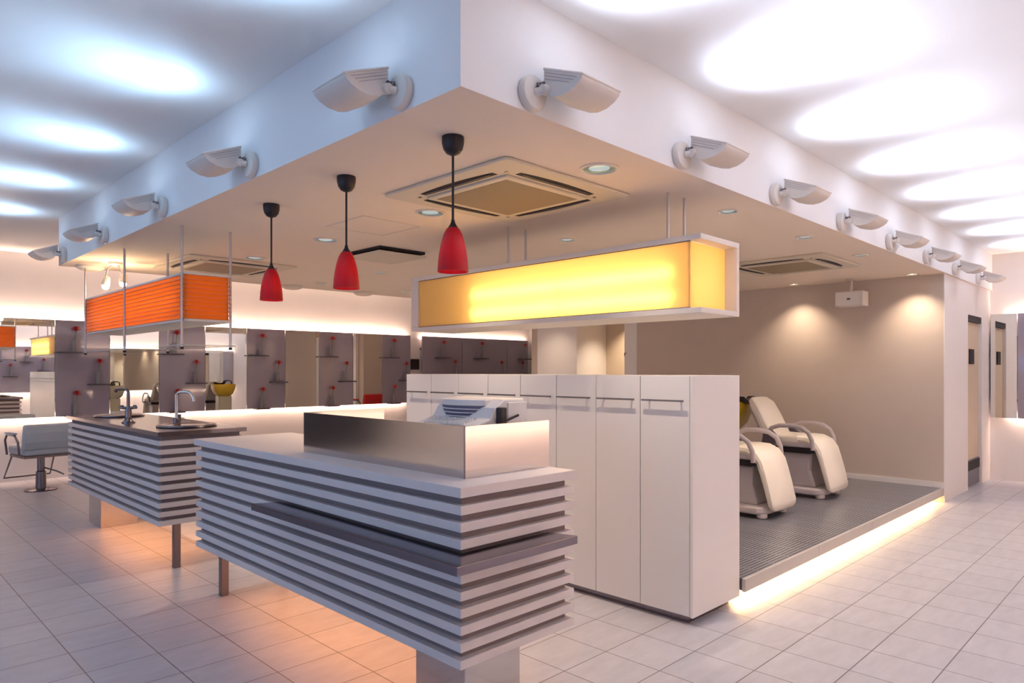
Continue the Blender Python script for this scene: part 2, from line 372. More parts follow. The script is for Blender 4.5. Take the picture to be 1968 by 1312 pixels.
# stand-off rails carrying mirrors and panels
rl = MB(); rl.box(0.86, 7.80, WY+0.03, WY+0.09, 1.80, 1.84).box(0.86, 7.80, WY+0.03, WY+0.09, 1.0, 1.04)
rl.box(8.08, 11.0, WY+0.03, WY+0.09, 1.80, 1.84).box(8.08, 11.0, WY+0.03, WY+0.09, 1.0, 1.04); struct(rl.build('trim_1', 'darkmetal'))
# panels at the end of the far wall
FP = [(8.08, 9.08, 'left'), (9.09, 10.36, 'middle'), (10.37, 11.0, 'right')]
for a, b, nm in FP:
    t = thing('wall_panel', 'wide grey wall panel behind the lockers, %s one of three' % nm, 'panel', (a, WY, ZM0), 0, 'grey wall panels')
    rbox('panel_board', 'panel', t, 0, b-a, 0, 0.03, 0, ZM1-ZM0, 0.002)
    for (s0, s1, z) in ((0.3, 0.62, 1.66), (max(0.4, b-a-0.5), b-a-0.03, 1.28)):
        rbox('shelf', 'shelf', t, s0, s1, -0.13, 0.0, z-ZM0-0.02, z-ZM0, 0.002)
    flower_vase((a+0.45, WY-0.068, 1.66), 'glass vase with red flower on the upper shelf of the %s panel behind the lockers' % nm, 0.16, 0.29, 0.03)
    flower_vase((b-0.2, WY-0.068, 1.28), 'glass vase with red flower on the lower shelf of the %s panel behind the lockers' % nm, 0.16, 0.29, -0.03)
tag(MB().box(0, 0.2, -0.02, 0.0, 0, 0.2).build('wall_plate', 'black', None, 0.003, loc=(7.86, WY+0.0905, 1.42)), 'square black wall plate on the white strip beside the panels', 'plate')
# right wall mirrors
for i, (a, b, nm) in enumerate(((1.625, 1.90, 'next to the corner'), (0.0, 0.62, 'second from the corner'))):
    o = MB().box(0, 0.03, 0, b-a, 0, ZM1-ZM0+0.06).build('wall_mirror', 'mirror', None, 0, loc=(WX, a, ZM0))
    tag(o, 'frameless wall mirror on the right wall, %s' % nm, 'mirror', 'right wall mirrors')
t = thing('wall_panel', 'grey glossy wall panel on the right wall beyond the mirror', 'panel', (WX, 0.63, ZM0), 0, 'grey wall panels')
rbox('panel_board', 'panel', t, 0, 0.03, 0, 0.99, 0, ZM1-ZM0+0.06, 0.002)
r2 = MB(); r2.box(WX+0.03, WX+0.09, 0.0, 1.90, 1.80, 1.84).box(WX+0.03, WX+0.09, 0.0, 1.90, 1.0, 1.04); struct(r2.build('trim_2', 'darkmetal'))
# the wall behind the photographer: panel and vases that the far mirrors show
t = thing('wall_panel', 'wide grey wall panel seen only in the leftmost mirror', 'panel', (3.2, -1.66, ZM0), 0, 'grey wall panels')
rbox('panel_board', 'panel', t, 0, 1.35, -0.03, 0, 0, ZM1-ZM0, 0.002)
for (s0, s1, z) in ((0.55, 0.85, 1.645), (0.18, 0.5, 1.25), (0.95, 1.25, 1.4)):
    rbox('shelf', 'shelf', t, s0, s1, 0.0, 0.13, z-ZM0-0.02, z-ZM0, 0.002)
for px, z, nm in ((0.7, 1.645, 'upper'), (0.34, 1.25, 'lower'), (1.1, 1.4, 'middle')):
    flower_vase((3.2+px, -1.59, z), 'glass vase with red flower reflected in the leftmost mirror, %s of three' % nm)
r3 = MB(); r3.box(3.2, 4.55, -1.75, -1.69, 1.80, 1.84).box(3.2, 4.55, -1.75, -1.69, 1.0, 1.04); struct(r3.build('trim_3', 'darkmetal'))
# light strips hidden behind mirrors
area('cove_light_far', (4.3, WY+0.055, ZM1-0.06), (6.9, 0.04), P_COVE*6.9, COL_COVE, (pi, 0, 0))
area('cove_light_far_low', (4.3, WY+0.055, ZM0+0.06), (6.9, 0.04), P_COVE_LO*6.9, COL_COVE, (0, 0, 0))
area('cove_light_end', (9.54, WY+0.055, ZM1-0.06), (2.9, 0.04), P_COVE*2.9*0.6, COL_COVE, (pi, 0, 0))
area('cove_light_right', (WX+0.055, 0.85, ZM1), (0.04, 1.7), P_COVE*1.9*0.6, COL_COVE, (pi, 0, 0))
area('cove_light_right_low', (WX+0.055, 0.85, ZM0+0.06), (0.04, 1.7), P_COVE_LO*1.9, COL_COVE, (0, 0, 0))
for a, b, nm in ((0.6, 3.15, 'left'), (4.6, 9.6, 'right')):
    o = MB().box(0, b-a, -0.03, 0, 0, ZM1-ZM0).build('wall_mirror', 'mirror', None, 0, loc=(a, -1.66, ZM0))
    tag(o, 'long mirror on the near wall %s of the panel, seen only in reflections' % nm, 'mirror', 'near wall mirrors')
    rr = MB(); rr.box(a, b, -1.75, -1.69, 1.80, 1.84).box(a, b, -1.75, -1.69, 1.0, 1.04); struct(rr.build('trim_%d' % (4 if nm == 'left' else 5), 'darkmetal'))
area('cove_light_near', (5.1, -1.72, ZM1-0.06), (9.0, 0.04), P_COVE*9*0.9, COL_COVE, (pi, 0, 0))
area('cove_light_near_low', (5.1, -1.72, ZM0+0.06), (9.0, 0.04), P_COVE_LO*9*2.6, COL_COVE, (0, 0, 0))

# ================================================================== WALL UPLIGHTS
def make_uplight(side, label):
    mp = (lambda o, a, z: (-o, a, z)) if side == 'left' else (lambda o, a, z: (a, -o, z))
    t = thing('wall_uplight', label, 'wall light', (0, 0, 0), 0, 'uplights on the %s fascia' % side)
    ax = mp(1, 0, 0)
    MB().lathe([(0.066, 0), (0.070, 0.006), (0.070, 0.026), (0.064, 0.034), (0.030, 0.037), (0.0, 0.037)], (0, 0, 0), 32, ax).build('wall_disc', 'uphouse', t)
    arm = MB(); arm.tube([mp(0.034, 0, 0.0), mp(0.06, 0.012, 0.004)], 0.017, 14)
    arm.lathe([(0.0, -0.022), (0.020, -0.020), (0.022, 0), (0.020, 0.020), (0.0, 0.022)], mp(0.066, 0.02, 0.006), 16, mp(0, 1, 0.2))
    arm.tube([mp(0.066, 0.02, 0.006), mp(0.092, 0.055, 0.02)], 0.015, 12)
    arm.build('arm', 'uphouse', t)
    kn = MB(); kn.tube([mp(0.05, 0.0, 0.018), mp(0.05, 0.0, 0.032)], 0.009, 10); kn.tube([mp(0.066, 0.0, 0.022), mp(0.066, 0.012, 0.030)], 0.008, 10)
    kn.build('knob', 'darkmetal', t)
    A0, A1 = 0.022, 0.262
    prof = [(0.058, 0.092), (0.252, 0.014), (0.250, 0.0), (0.225, -0.020), (0.185, -0.036), (0.14, -0.040), (0.098, -0.030), (0.068, -0.008), (0.056, 0.03)]
    h = MB()
    A = [h.bm.verts.new(mp(o, A0, z)) for o, z in prof]
    mid = [h.bm.verts.new(mp(0.155+(o-0.155)*1.02, (A0+A1)/2, z-(0.010 if z < -0.005 else 0))) for o, z in prof]
    B = [h.bm.verts.new(mp(o, A1, z)) for o, z in prof]
    n = len(prof)
    for P, Q in ((A, mid), (mid, B)):
        for i in range(1, n): h.bm.faces.new((P[i], P[(i+1) % n], Q[(i+1) % n], Q[i]))
    h.bm.faces.new(A); h.bm.faces.new(B)
    h.smooth = True
    hd = h.build('housing', 'uphouse', t)
    # top lens
    g = MB(); g.bm.faces.new([g.bm.verts.new(mp(o, a, z)) for o, a, z in ((0.060, A0+0.004, 0.087), (0.248, A0+0.004, 0.012), (0.248, A1-0.004, 0.012), (0.060, A1-0.004, 0.087))])
    g.build('lens', 'uplens', hd)
    rim = MB()
    c4 = [(0.058, A0, 0.093), (0.253, A0, 0.015), (0.253, A1, 0.015), (0.058, A1, 0.093)]
    rim.tube([mp(*q) for q in c4+c4[:1]], 0.005, 8); rim.build('rim', 'uphouse', hd)
    # vent grooves on both ends
    for a in (A0-0.0012, A1+0.0012):
        gv = MB()
        for k in range(3):
            dz = 0.012+0.013*k
            e0, e1 = 0.064, 0.225-0.018*k
            z0, z1 = 0.0896-dz, 0.0896-dz-(e1-e0)*0.402
            q = [(e0, z0), (e1, z1), (e1, z1-0.003), (e0, z0-0.003)]
            V1 = [gv.bm.verts.new(mp(o, a-0.001, z)) for o, z in q]; V2 = [gv.bm.verts.new(mp(o, a+0.001, z)) for o, z in q]
            gv.bm.faces.new(V1); gv.bm.faces.new(V2)
            for i in range(4): gv.bm.faces.new((V1[i], V1[(i+1) % 4], V2[(i+1) % 4], V2[i]))
        gv.build('vent_grooves', 'chairgrey', hd)
    l = bpy.data.lights.new('uplight_beam', 'SPOT'); l.energy = P_UP_L if side == 'left' else P_UP_R
    l.color = COL_UP_L if side == 'left' else COL_UP_R
    l.spot_size = radians(118 if side == 'left' else 104); l.spot_blend = 1.0; l.shadow_soft_size = 0.05
    lo = bpy.data.objects.new('uplight_beam', l); C.objects.link(lo); lo.parent = t
    lo.location = mp(0.20, (A0+A1)/2, 0.075)
    d_ = Vector(mp(0.86, 0, 0.50)).normalized(); lo.rotation_euler = d_.to_track_quat('-Z', 'Y').to_euler()
    l2 = l.copy(); l2.energy = l.energy*(1.3 if side == 'left' else 0.35); l2.spot_size = radians(82)
    lo2 = bpy.data.objects.new('uplight_beam_far', l2); C.objects.link(lo2); lo2.parent = t; lo2.location = lo.location
    d_ = Vector(mp(0.96, 0, 0.24)).normalized(); lo2.rotation_euler = d_.to_track_quat('-Z', 'Y').to_euler()
    l3 = l.copy(); l3.energy = l.energy*(0.35 if side == 'left' else 0.5); l3.spot_size = radians(145)
    lo3 = bpy.data.objects.new('uplight_beam_wide', l3); C.objects.link(lo3); lo3.parent = t; lo3.location = lo.location
    d_ = Vector(mp(0.75, 0, 0.66)).normalized(); lo3.rotation_euler = d_.to_track_quat('-Z', 'Y').to_euler()
    return t
up = make_uplight('left', '')
for k in range(5):
    o = up if k == 0 else copy_tree(up)
    o.location = (SX, 2.25+1.36*k, 2.506)
    o['label'] = 'white wall uplight on the left fascia, %s' % ['nearest the soffit corner', 'second from the soffit corner', 'third from the soffit corner', 'fourth from the soffit corner', 'farthest from the soffit corner'][k]
up = make_uplight('right', '')
for k in range(8):
    o = up if k == 0 else copy_tree(up)
    o.location = (2.0+1.118*k, SY, 2.506)
    o['label'] = 'white wall uplight on the right fascia, %s' % (['nearest the soffit corner'] + [s+' from the soffit corner' for s in ORD[1:7]] + ['last at the far right end'])[k]

# ================================================================== PENDANTS
def make_pendant():
    t = thing('pendant_lamp', '', 'lamp', (0, 0, 0), 0, 'red pendant lamps')   # origin at the soffit
    MB().lathe([(0.049, 0), (0.050, -0.008), (0.049, -0.03), (0.043, -0.055), (0.03, -0.073), (0.012, -0.081), (0.006, -0.083)], n=32).build('ceiling_cup', 'black', t)
    MB().tube([(0, 0, -0.08), (0, 0, -0.385)], 0.0055, 10).build('rod', 'black', t)
    MB().lathe([(0.007, -0.365), (0.010, -0.38), (0.020, -0.397), (0.026, -0.404), (0.02, -0.408)], n=24).build('cap', 'black', t)
    prof = [(0.020, -0.398), (0.030, -0.408), (0.042, -0.432), (0.053, -0.47), (0.061, -0.51), (0.066, -0.55), (0.069, -0.597)]
    MB().lathe(prof + [(r-0.0035, z) for r, z in prof[::-1]], n=40, cap=False).build('shade', 'red', t)
    MB().lathe([(0.001, -0.455), (0.014, -0.46), (0.016, -0.48), (0.026, -0.51), (0.028, -0.535), (0.02, -0.555), (0.001, -0.562)], n=20).build('bulb', 'bulbdim', t)
    return t
pt = make_pendant()
for k, y in enumerate((2.34, 3.22, 4.09)):
    o = pt if k == 0 else copy_tree(pt); o.location = (1.97, y, ZS)
    o['label'] = ['red bell pendant lamp nearest the camera, in front of the ceiling air unit', 'middle red bell pendant lamp of three under the soffit', 'red bell pendant lamp farthest back, beside the orange lamp'][k]

# ================================================================== CEILING FITTINGS
def make_ac():
    t = thing('ceiling_air_unit', '', 'air conditioner', (0, 0, 0), 0, 'ceiling air units')
    s = 0.515
    p = MB(); p.prism(rrect(-s, s, -s, s, 0.03), 'z', -0.018, 0.0); p.build('cover_panel', 'acpanel', t, 0.006)
    ig = MB(); ig.prism(rrect(-0.335, 0.335, -0.335, 0.335, 0.012), 'z', -0.030, -0.0175); fr = ig.build('grille_frame', 'acpanel', t, 0.004)
    MB().box(-0.29, 0.29, -0.29, 0.29, -0.0315, -0.0295).build('intake_grille', 'acgrille', fr)
    for k in range(4):
        a = k*pi/2
        q = MB()
        out = [(-0.30, 0.365)] + [(x, 0.405+0.022*(1-(x/0.3)**2)) for x in [-0.30+0.06*i for i in range(11)]] + [(0.30, 0.365)]
        out2 = [(x*cos(a)-y*sin(a), x*sin(a)+y*cos(a)) for x, y in out]
        q.prism(out2, 'z', -0.0195, -0.0175); so = q.build('air_slot', 'blackmatte', t)
        v = MB(); v.prism([((x*cos(a)-y*sin(a)), (x*sin(a)+y*cos(a))) for x, y in ((-0.27, 0.388), (0.27, 0.388), (0.27, 0.396), (-0.27, 0.396))], 'z', -0.024, -0.019)
        v.build('louvre', 'shelf', so)
    for x, y in ((-0.42, -0.42+0.84), (-0.42, -0.42), (0.42, 0.42), (0.42, -0.42)):
        MB().lathe([(0.011, -0.021), (0.011, -0.017)], (x*0.86, y*0.86, 0), 12).build('screw', 'darkmetal', t)
    return t
ac = make_ac()
for k, (x, y, lb) in enumerate(((2.83, 2.87, 'square ceiling air unit nearest the camera, above the reception counter'), (6.68, 2.85, 'square ceiling air unit above the shampoo chairs'), (2.80, 6.82, 'square ceiling air unit behind the orange lamp'))):
    o = ac if k == 0 else copy_tree(ac); o.location = (x, y, ZS); o['label'] = lb

def make_down(r, hot=False, k_=1.0):
    t = thing('downlight', '', 'downlight', (0, 0, 0), 0, 'recessed downlights')
    MB().lathe([(r*1.12, 0), (r*1.12, -0.006), (r*0.98, -0.010), (r*0.94, -0.003), (r*0.94, 0)], n=32, cap=False).build('trim_ring', 'ring', t)
    MB().lathe([(r*0.95, -0.004), (r*0.80, 0.0005-0.003), (r*0.62, -0.0015)], n=32, cap=False).build('reflector', 'reflector', t)
    MB().lathe([(r*0.62, -0.0015), (r*0.3, -0.004), (r*0.001, -0.005)], n=24, cap=False).build('lens', 'dlens_hot' if hot else 'dlens', t)
    l = bpy.data.lights.new('downlight_beam', 'SPOT'); l.energy = P_DOWN*k_; l.color = COL_DOWN
    l.spot_size = radians(110 if hot else 95); l.spot_blend = 1.0; l.shadow_soft_size = 0.012
    lo = bpy.data.objects.new('downlight_beam', l); C.objects.link(lo); lo.parent = t; lo.location = (0, 0, -0.02)
    return t
big = make_down(0.088); small = make_down(0.06); hot = make_down(0.05, True, 0.65); warm = make_down(0.06, False, 1.5); wide = make_down(0.06, True, 0.5)
DL = [(big, 2.80, 2.17, 'large recessed downlight between the near air unit and right fascia'),
      (big, 2.80, 3.555, 'large recessed downlight behind the nearest red pendant, beside the air unit'),
      (big, 2.80, 4.88, 'recessed downlight left of the middle red pendant'),
      (big, 2.79, 6.12, 'recessed downlight above the far red pendant by the far air unit'),
      (small, 4.14, 2.16, 'recessed downlight right of the yellow lamp rods'),
      (small, 5.36, 2.16, 'recessed downlight second along the right fascia from the yellow lamp'),
      (small, 6.56, 2.15, 'recessed downlight third along the right fascia, beyond the shampoo air unit'),
      (small, 4.14, 3.53, 'recessed downlight between the thin rods behind the yellow lamp'),
      (small, 4.12, 6.07, 'recessed downlight behind the middle pendant, beyond the square vent'),
      (small, 4.13, 7.3, 'small recessed downlight near the soffit back edge, left one'),
      (small, 5.35, 7.3, 'small recessed downlight near the soffit back edge, by the yellow lamp end'),
      (hot, 8.17, 3.42, 'lit downlight washing the shampoo wall left of the speaker'),
      (small, 5.36, 4.88, 'recessed downlight behind the yellow lamp, nearest the lockers'),
      (small, 6.60, 4.88, 'recessed downlight behind the yellow lamp, over the shampoo basins'),
      (small, 5.36, 6.10, 'recessed downlight behind the yellow lamp, at its far end'),
      (small, 6.60, 6.30, 'recessed downlight behind the yellow lamp, before the end wall'),
      (warm, 8.75, 6.38, 'recessed downlight inside the tan recess, hidden behind the yellow lamp'),  # lamp added to brighten the recess
      (wide, 7.85, 7.30, 'recessed downlight before the white end wall, hidden behind the yellow lamp'),  # lamp added to brighten the end wall
      (hot, 8.20, 2.17, 'lit downlight washing the shampoo wall at its right end')]
used = set()
for src, x, y, lb in DL:
    o = src if id(src) not in used else copy_tree(src); used.add(id(src)); o.location = (x, y, ZS); o['label'] = lb
for k, y in enumerate((7.5, 8.4, 9.3)):
    o = copy_tree(warm); o.location = (-2.95, y, ZC)  # lamps added to light the left wall that the guard reflects
    o['label'] = 'recessed downlight in the upper ceiling by the left wall, %s from the windows' % ORD[k]

# access hatch and vent in the soffit
t = thing('ceiling_hatch', 'square access hatch with thin frame in the soffit behind the middle pendant', 'hatch', (2.785, 4.185, ZS))
h = MB()
for a, b, c_, d_ in ((-0.245, 0.245, -0.245, -0.233), (-0.245, 0.245, 0.233, 0.245), (-0.245, -0.233, -0.233, 0.233), (0.233, 0.245, -0.233, 0.233)): h.box(a, b, c_, d_, -0.004, 0)
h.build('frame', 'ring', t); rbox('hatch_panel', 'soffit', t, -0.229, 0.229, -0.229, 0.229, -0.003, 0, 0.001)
t = thing('ceiling_vent', 'square drop panel vent with dark gap in the soffit between the pendants', 'vent', (3.48, 5.04, ZS))
rbox('neck', 'blackmatte', t, -0.235, 0.235, -0.25, 0.25, -0.022, 0, 0)
rbox('vent_plate', 'acpanel', t, -0.245, 0.245, -0.26, 0.26, -0.05, -0.036, 0.004)
for x in (-0.2, 0.2):
    for y in (-0.2, 0.2): MB().tube([(x, y, -0.037), (x, y, -0.02)], 0.008, 8).build('spacer', 'darkmetal', t)
# round surface fittings along the back of the soffit
def make_disc():
    t = thing('ceiling_speaker', '', 'ceiling speaker', (0, 0, 0), 0, 'round ceiling speakers')
    MB().lathe([(0.125, 0), (0.125, -0.018), (0.115, -0.03), (0.1, -0.034)], n=32).build('ring', 'ring', t)
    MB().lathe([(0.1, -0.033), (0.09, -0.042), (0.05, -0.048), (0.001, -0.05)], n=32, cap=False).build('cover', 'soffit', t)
    return t
ds = make_disc()
for k, (x, y, lb) in enumerate(((1.86, 7.75, 'round white ceiling disc at the far left soffit corner'), (4.02, 7.8, 'round white ceiling disc on the soffit back edge behind the far pendant'), (5.03, 7.8, 'round white ceiling disc on the soffit back edge right of the middle pendant'))):
    o = ds if k == 0 else copy_tree(ds); o.location = (x, y, ZS); o['label'] = lb
# twin spotlight
t = thing('twin_spotlight', 'brass twin spotlight with two lit bulbs behind the orange lamp', 'spotlight', (1.97, 7.33, ZS))
MB().lathe([(0.06, 0), (0.06, -0.02), (0.05, -0.028)], n=24).build('ceiling_plate', 'ring', t)
for sx, sy, zz in ((-0.07, 0.06, -0.22), (0.05, -0.05, -0.19)):
    a = MB().tube([(sx*0.3, sy*0.3, -0.025), (sx*0.8, sy*0.8, -0.07), (sx, sy, zz+0.07)], 0.009, 10).build('arm', 'rod', t)
    MB().lathe([(0.018, 0.085), (0.026, 0.075), (0.034, 0.03), (0.036, 0.0), (0.033, 0.0)], (sx, sy, zz), 20, (0.15, -0.2, 1), cap=False).build('shade', 'ring', a)
    MB().lathe([(0.001, 0.03), (0.024, 0.015), (0.032, -0.012), (0.024, -0.034), (0.001, -0.042)], (sx, sy, zz), 20).build('bulb', 'bulb', a)
l = bpy.data.lights.new('spot_glow', 'POINT'); l.energy = 5; l.color = (1, 0.72, 0.42); l.shadow_soft_size = 0.05
lo = bpy.data.objects.new('spot_glow', l); C.objects.link(lo); lo.parent = t; lo.location = (-0.01, 0.0, -0.28)

# hanging speaker in the shampoo area
t = thing('hanging_speaker', 'small white box speaker hanging from the soffit by the shampoo wall', 'speaker', (8.2, 2.78, ZS))
MB().lathe([(0.05, 0), (0.05, -0.012), (0.035, -0.02)], n=20).build('mount_plate', 'ring', t)
br = MB(); br.tube([(0, 0, -0.015), (0, 0, -0.08)], 0.012, 10); br.tube([(0, 0, -0.08), (-0.02, 0, -0.15)], 0.016, 10); br.build('bracket', 'ring', t)
sp = MB(); sp.box(-0.09, 0.09, -0.15, 0.15, -0.31, -0.145); b_ = sp.build('cabinet', 'uphouse', t, 0.008)
rbox('front_grille', 'white', b_, -0.096, -0.088, -0.14, 0.14, -0.30, -0.155, 0.003)
rbox('badge', 'darkmetal', b_, -0.0985, -0.0955, -0.018, 0.018, -0.242, -0.222, 0.001)

# ================================================================== LOCKERS
LX0, LX1, LY0, LY1, LZ = 3.35, 3.89, 1.956, 4.565, 1.372
t = thing('locker_bank', 'white locker bank of eight tall doors with bar handles under the yellow lamp', 'locker', (LX0, LY0, 0))
LH = LZ
rbox('carcass', 'locker', t, 0.02, LX1-LX0, 0.018, LY1-LY0, 0.048, LH, 0.002)
rbox('plinth', 'steelshelf', t, 0.045, LX1-LX0-0.04, 0.05, LY1-LY0-0.03, 0, 0.048, 0)
rbox('end_panel', 'white', t, 0, LX1-LX0, 0, 0.018, 0.046, LH, 0.002)
n = 8; dw = (LY1-LY0-0.018)/n
rbox('shadow_gap', 'gap', t, 0.0175, 0.0205, 0.018, LY1-LY0, 0.05, LH-0.002, 0)
for k in range(n):
    y0 = 0.018+k*dw
    dr = rbox('door', 'locker', t, 0, 0.018, y0+0.0025, y0+dw-0.0025, 0.05, LH-0.001, 0.0015)
    hb = MB(); hb.box(-0.036, -0.026, y0+0.022, y0+dw-0.03, 1.228, 1.238)
    hb.box(-0.03, 0.001, y0+0.05, y0+0.06, 1.229, 1.237).box(-0.03, 0.001, y0+dw-0.07, y0+dw-0.06, 1.229, 1.237)
    hb.build('handle', 'handle', dr, 0.001)

# ================================================================== RECEPTION COUNTER
def slats(bx0, bx1, by0, by1, top, n, pitch, hgt, t, name='slat', ext=0.0):
    for k in range(n):
        z1 = top-k*pitch
        rbox(name, 'slat', t, bx0, bx1, by0, by1, z1-hgt, z1, 0.0015)
CZ = 0.973; CY1 = 4.45; CX1 = 2.285
t = thing('reception_counter', 'white slatted reception counter with steel guard and ledge under the red pendants', 'counter', (SX, SY, 0))
W_, L_ = CX1-SX, CY1-SY
core = MB(); core.box(0.034, W_-0.03, 0.034, L_-0.034, 0.32, CZ-0.02); core.build('body', 'slatback', t)
rbox('countertop', 'slat', t, 0, W_, 0, L_, CZ-0.038, CZ, 0.002)
slats(0.004, W_-0.004, 0.004, L_-0.02, CZ-0.068, 10, 0.0627, 0.034, t)
# steel guard: U-shaped sheet
g = MB(); gx, gy0, gy1, gt = 0.15, 0.15, 1.437, 0.012
g.box(gx, gx+gt, gy0, gy1, CZ, 1.18).box(gx+gt, W_-0.002, gy0, gy0+gt, CZ, 1.18).box(gx+gt, W_-0.002, gy1-gt, gy1, CZ, 1.18)
gd = g.build('guard', 'steel', t); gd['label'] = 'brushed steel guard'
rbox('guard_seam', 'darkmetal', gd, gx-0.0015, gx+0.003, gy0-0.0015, gy0+0.003, CZ, 1.18, 0)
# steel ledge round the corner
lz0, lz1 = 0.700, 0.733
lg = MB(); lg.prism([(-0.12, -0.12), (0.52, -0.12), (0.48, 0.006), (0.006, 0.006), (0.006, 1.41), (-0.12, 1.47)], 'z', lz0, lz1)
lo_ = lg.build('ledge', 'steelshelf', t, 0.002); lo_['label'] = 'steel bag ledge wrapping the corner'
rbox('plinth_leg', 'steel', t, 0.10, 0.40, 0.09, 0.40, 0, 0.33, 0.002)
for x in (0.105, 0.50): rbox('leg', 'darkmetal', t, x, x+0.045, 2.385, 2.43, 0, 0.34, 0.002)
area('counter_underlight', (0.33, 1.35, 0.300), (0.42, 1.9), P_UNDER, COL_UNDER, (0, 0, 0), t)

# ================================================================== ISLAND
IY0, IY1, IX1 = 5.10, 7.63, 2.25
t = thing('wash_island', 'white slatted wash island with dark steel top under the orange lamp', 'counter', (SX, IY0, 0))
W2, L2 = IX1-SX, IY1-IY0
MB().box(0.034, W2-0.03, 0.034, L2-0.034, 0.32, CZ-0.02).build('body', 'slatback', t)
rbox('worktop', 'steeltop', t, -0.005, W2+0.01, -0.005, L2, CZ-0.03, CZ, 0.002)
slats(0.004, W2-0.004, 0.004, L2-0.02, CZ-0.062, 10, 0.0622, 0.034, t)
rbox('plinth_leg', 'steel', t, 0.10, 0.40, 1.8, 2.18, 0, 0.33, 0.002)
for x in (0.115, 0.45): rbox('leg', 'darkmetal', t, x, x+0.045, 0.03, 0.075, 0, 0.34, 0.002)
area('island_underlight', (0.30, 1.1, 0.300), (0.4, 1.5), P_UNDER*0.9, COL_UNDER, (0, 0, 0), t)
def sink(loc, label):
    s = thing('wash_basin', label, 'sink', loc, 0, 'round island basins')
    MB().lathe([(0.155, 0.0), (0.21, 0.0), (0.215, 0.008), (0.205, 0.018), (0.175, 0.016), (0.16, 0.006)], n=40, cap=False).build('rim', 'darkmetal', s)
    MB().lathe([(0.172, 0.012), (0.12, 0.004), (0.03, 0.002), (0.001, 0.002)], n=40, cap=False).build('bowl', 'steeltop', s)
    MB().lathe([(0.026, 0.002), (0.026, 0.007), (0.001, 0.008)], n=20, cap=False).build('drain', 'chrome', s)
sink((1.97, 5.50, CZ), 'round dark basin in the near end of the wash island top')
sink((1.95, 7.15, CZ), 'round dark basin in the far left end of the wash island top')
f = thing('faucet', 'chrome goose-neck faucet beside the near island basin', 'faucet', (1.99, 5.78, CZ))
MB().lathe([(0.034, 0), (0.034, 0.006), (0.024, 0.01), (0.024, 0.045), (0.017, 0.05)], n=24).build('base', 'darkmetal', f)
MB().tube([(0, 0, 0.045), (0, 0, 0.235)] + [(0.012*k, -0.02*k, 0.25+0.004*min(k, 2)-0.001*max(0, k-4)**2*3) for k in range(1, 7)] + [(0.082, -0.135, 0.21), (0.086, -0.14, 0.185)], 0.0125, 12).build('spout', 'chrome', f)
lv = MB(); lv.tube([(0.0, 0.0, 0.03), (0.035, 0.03, 0.035)], 0.01, 10); lv.tube([(0.03, 0.03, 0.02), (0.03, 0.03, 0.075)], 0.016, 12); lv.build('lever', 'darkmetal', f)
f = thing('faucet', 'tall dark two-valve faucet at the front edge of the wash island', 'faucet', (1.76, 6.2, CZ))
MB().lathe([(0.05, 0), (0.05, 0.008), (0.032, 0.02), (0.022, 0.05), (0.026, 0.09), (0.02, 0.12)], n=24).build('base', 'darkmetal', f)
MB().tube([(0, 0, 0.11), (0, 0, 0.255), (-0.006, 0.02, 0.272), (-0.03, 0.07, 0.275), (-0.05, 0.13, 0.272), (-0.056, 0.145, 0.255)], 0.013, 12).build('spout', 'darkmetal', f)
for s_ in (-1, 1):
    v = MB(); v.tube([(0, 0, 0.12), (0.04*s_, -0.03*s_, 0.125)], 0.012, 10); v.lathe([(0.018, 0), (0.02, 0.012), (0.012, 0.03)], (0.04*s_, -0.03*s_, 0.115), 14); v.build('valve', 'darkmetal', f)

# ================================================================== CASH REGISTER
t = thing('cash_register', 'white cash register behind the steel guard on the reception counter', 'cash register', (1.94, 2.19, CZ))
pr = [(0.0, 0.0), (0.345, 0.0), (0.345, 0.20), (0.325, 0.302), (0.20, 0.298), (0.145, 0.262), (0.115, 0.215), (0.03, 0.19), (0.0, 0.16)]
MB().prism(pr, 'y', 0.0, 0.40).build('body', 'registerw', t, 0.006)
# bowed display hood with grooves
def bow(y0, y1, x, dep, z0, z1, n=10):
    P = []
    for k in range(n+1):
        s_ = -1+2*k/n; P.append((x-dep*(1-s_*s_), y0+(y1-y0)*k/n))
    return P + [(x+0.06, y1), (x+0.06, y0)]
MB().prism(bow(0.07, 0.38, 0.15, 0.055, 0, 0), 'z', 0.268, 0.296).build('display_hood', 'registerw', t, 0.004)
for k in range(4):
    MB().prism(bow(0.075, 0.375, 0.15+0.002, 0.050-0.002*k, 0, 0), 'z', 0.262-0.0165*k-0.007, 0.262-0.0165*k+0.0055).build('paper_slot', 'bluegap', t)
    MB().prism(bow(0.07, 0.38, 0.15, 0.053-0.002*k, 0, 0), 'z', 0.262-0.0165*k-0.011, 0.262-0.0165*k-0.007).build('slot_fin', 'registerw', t)
ks = MB()
for i in range(5):
    for j in range(7): ks.box(0.015+0.016*i, 0.028+0.016*i, 0.08+0.038*j, 0.112+0.038*j, 0.172+0.006*i, 0.196+0.005*i)
ks.build('keypad', 'white', t, 0.001)
rd = MB(); rd.box(0.15, 0.185, -0.035, 0.0, 0.19, 0.265).box(0.16, 0.20, -0.03, 0.0, 0.15, 0.19); r_ = rd.build('card_reader', 'black', t, 0.005)
MB().tube([(0.19, -0.02, 0.205), (0.26, -0.03, 0.228)], 0.006, 8).build('reader_lever', 'black', r_)
rbox('side_cover', 'registerw', t, 0.22, 0.34, -0.006, 0.0, 0.02, 0.285, 0.003)

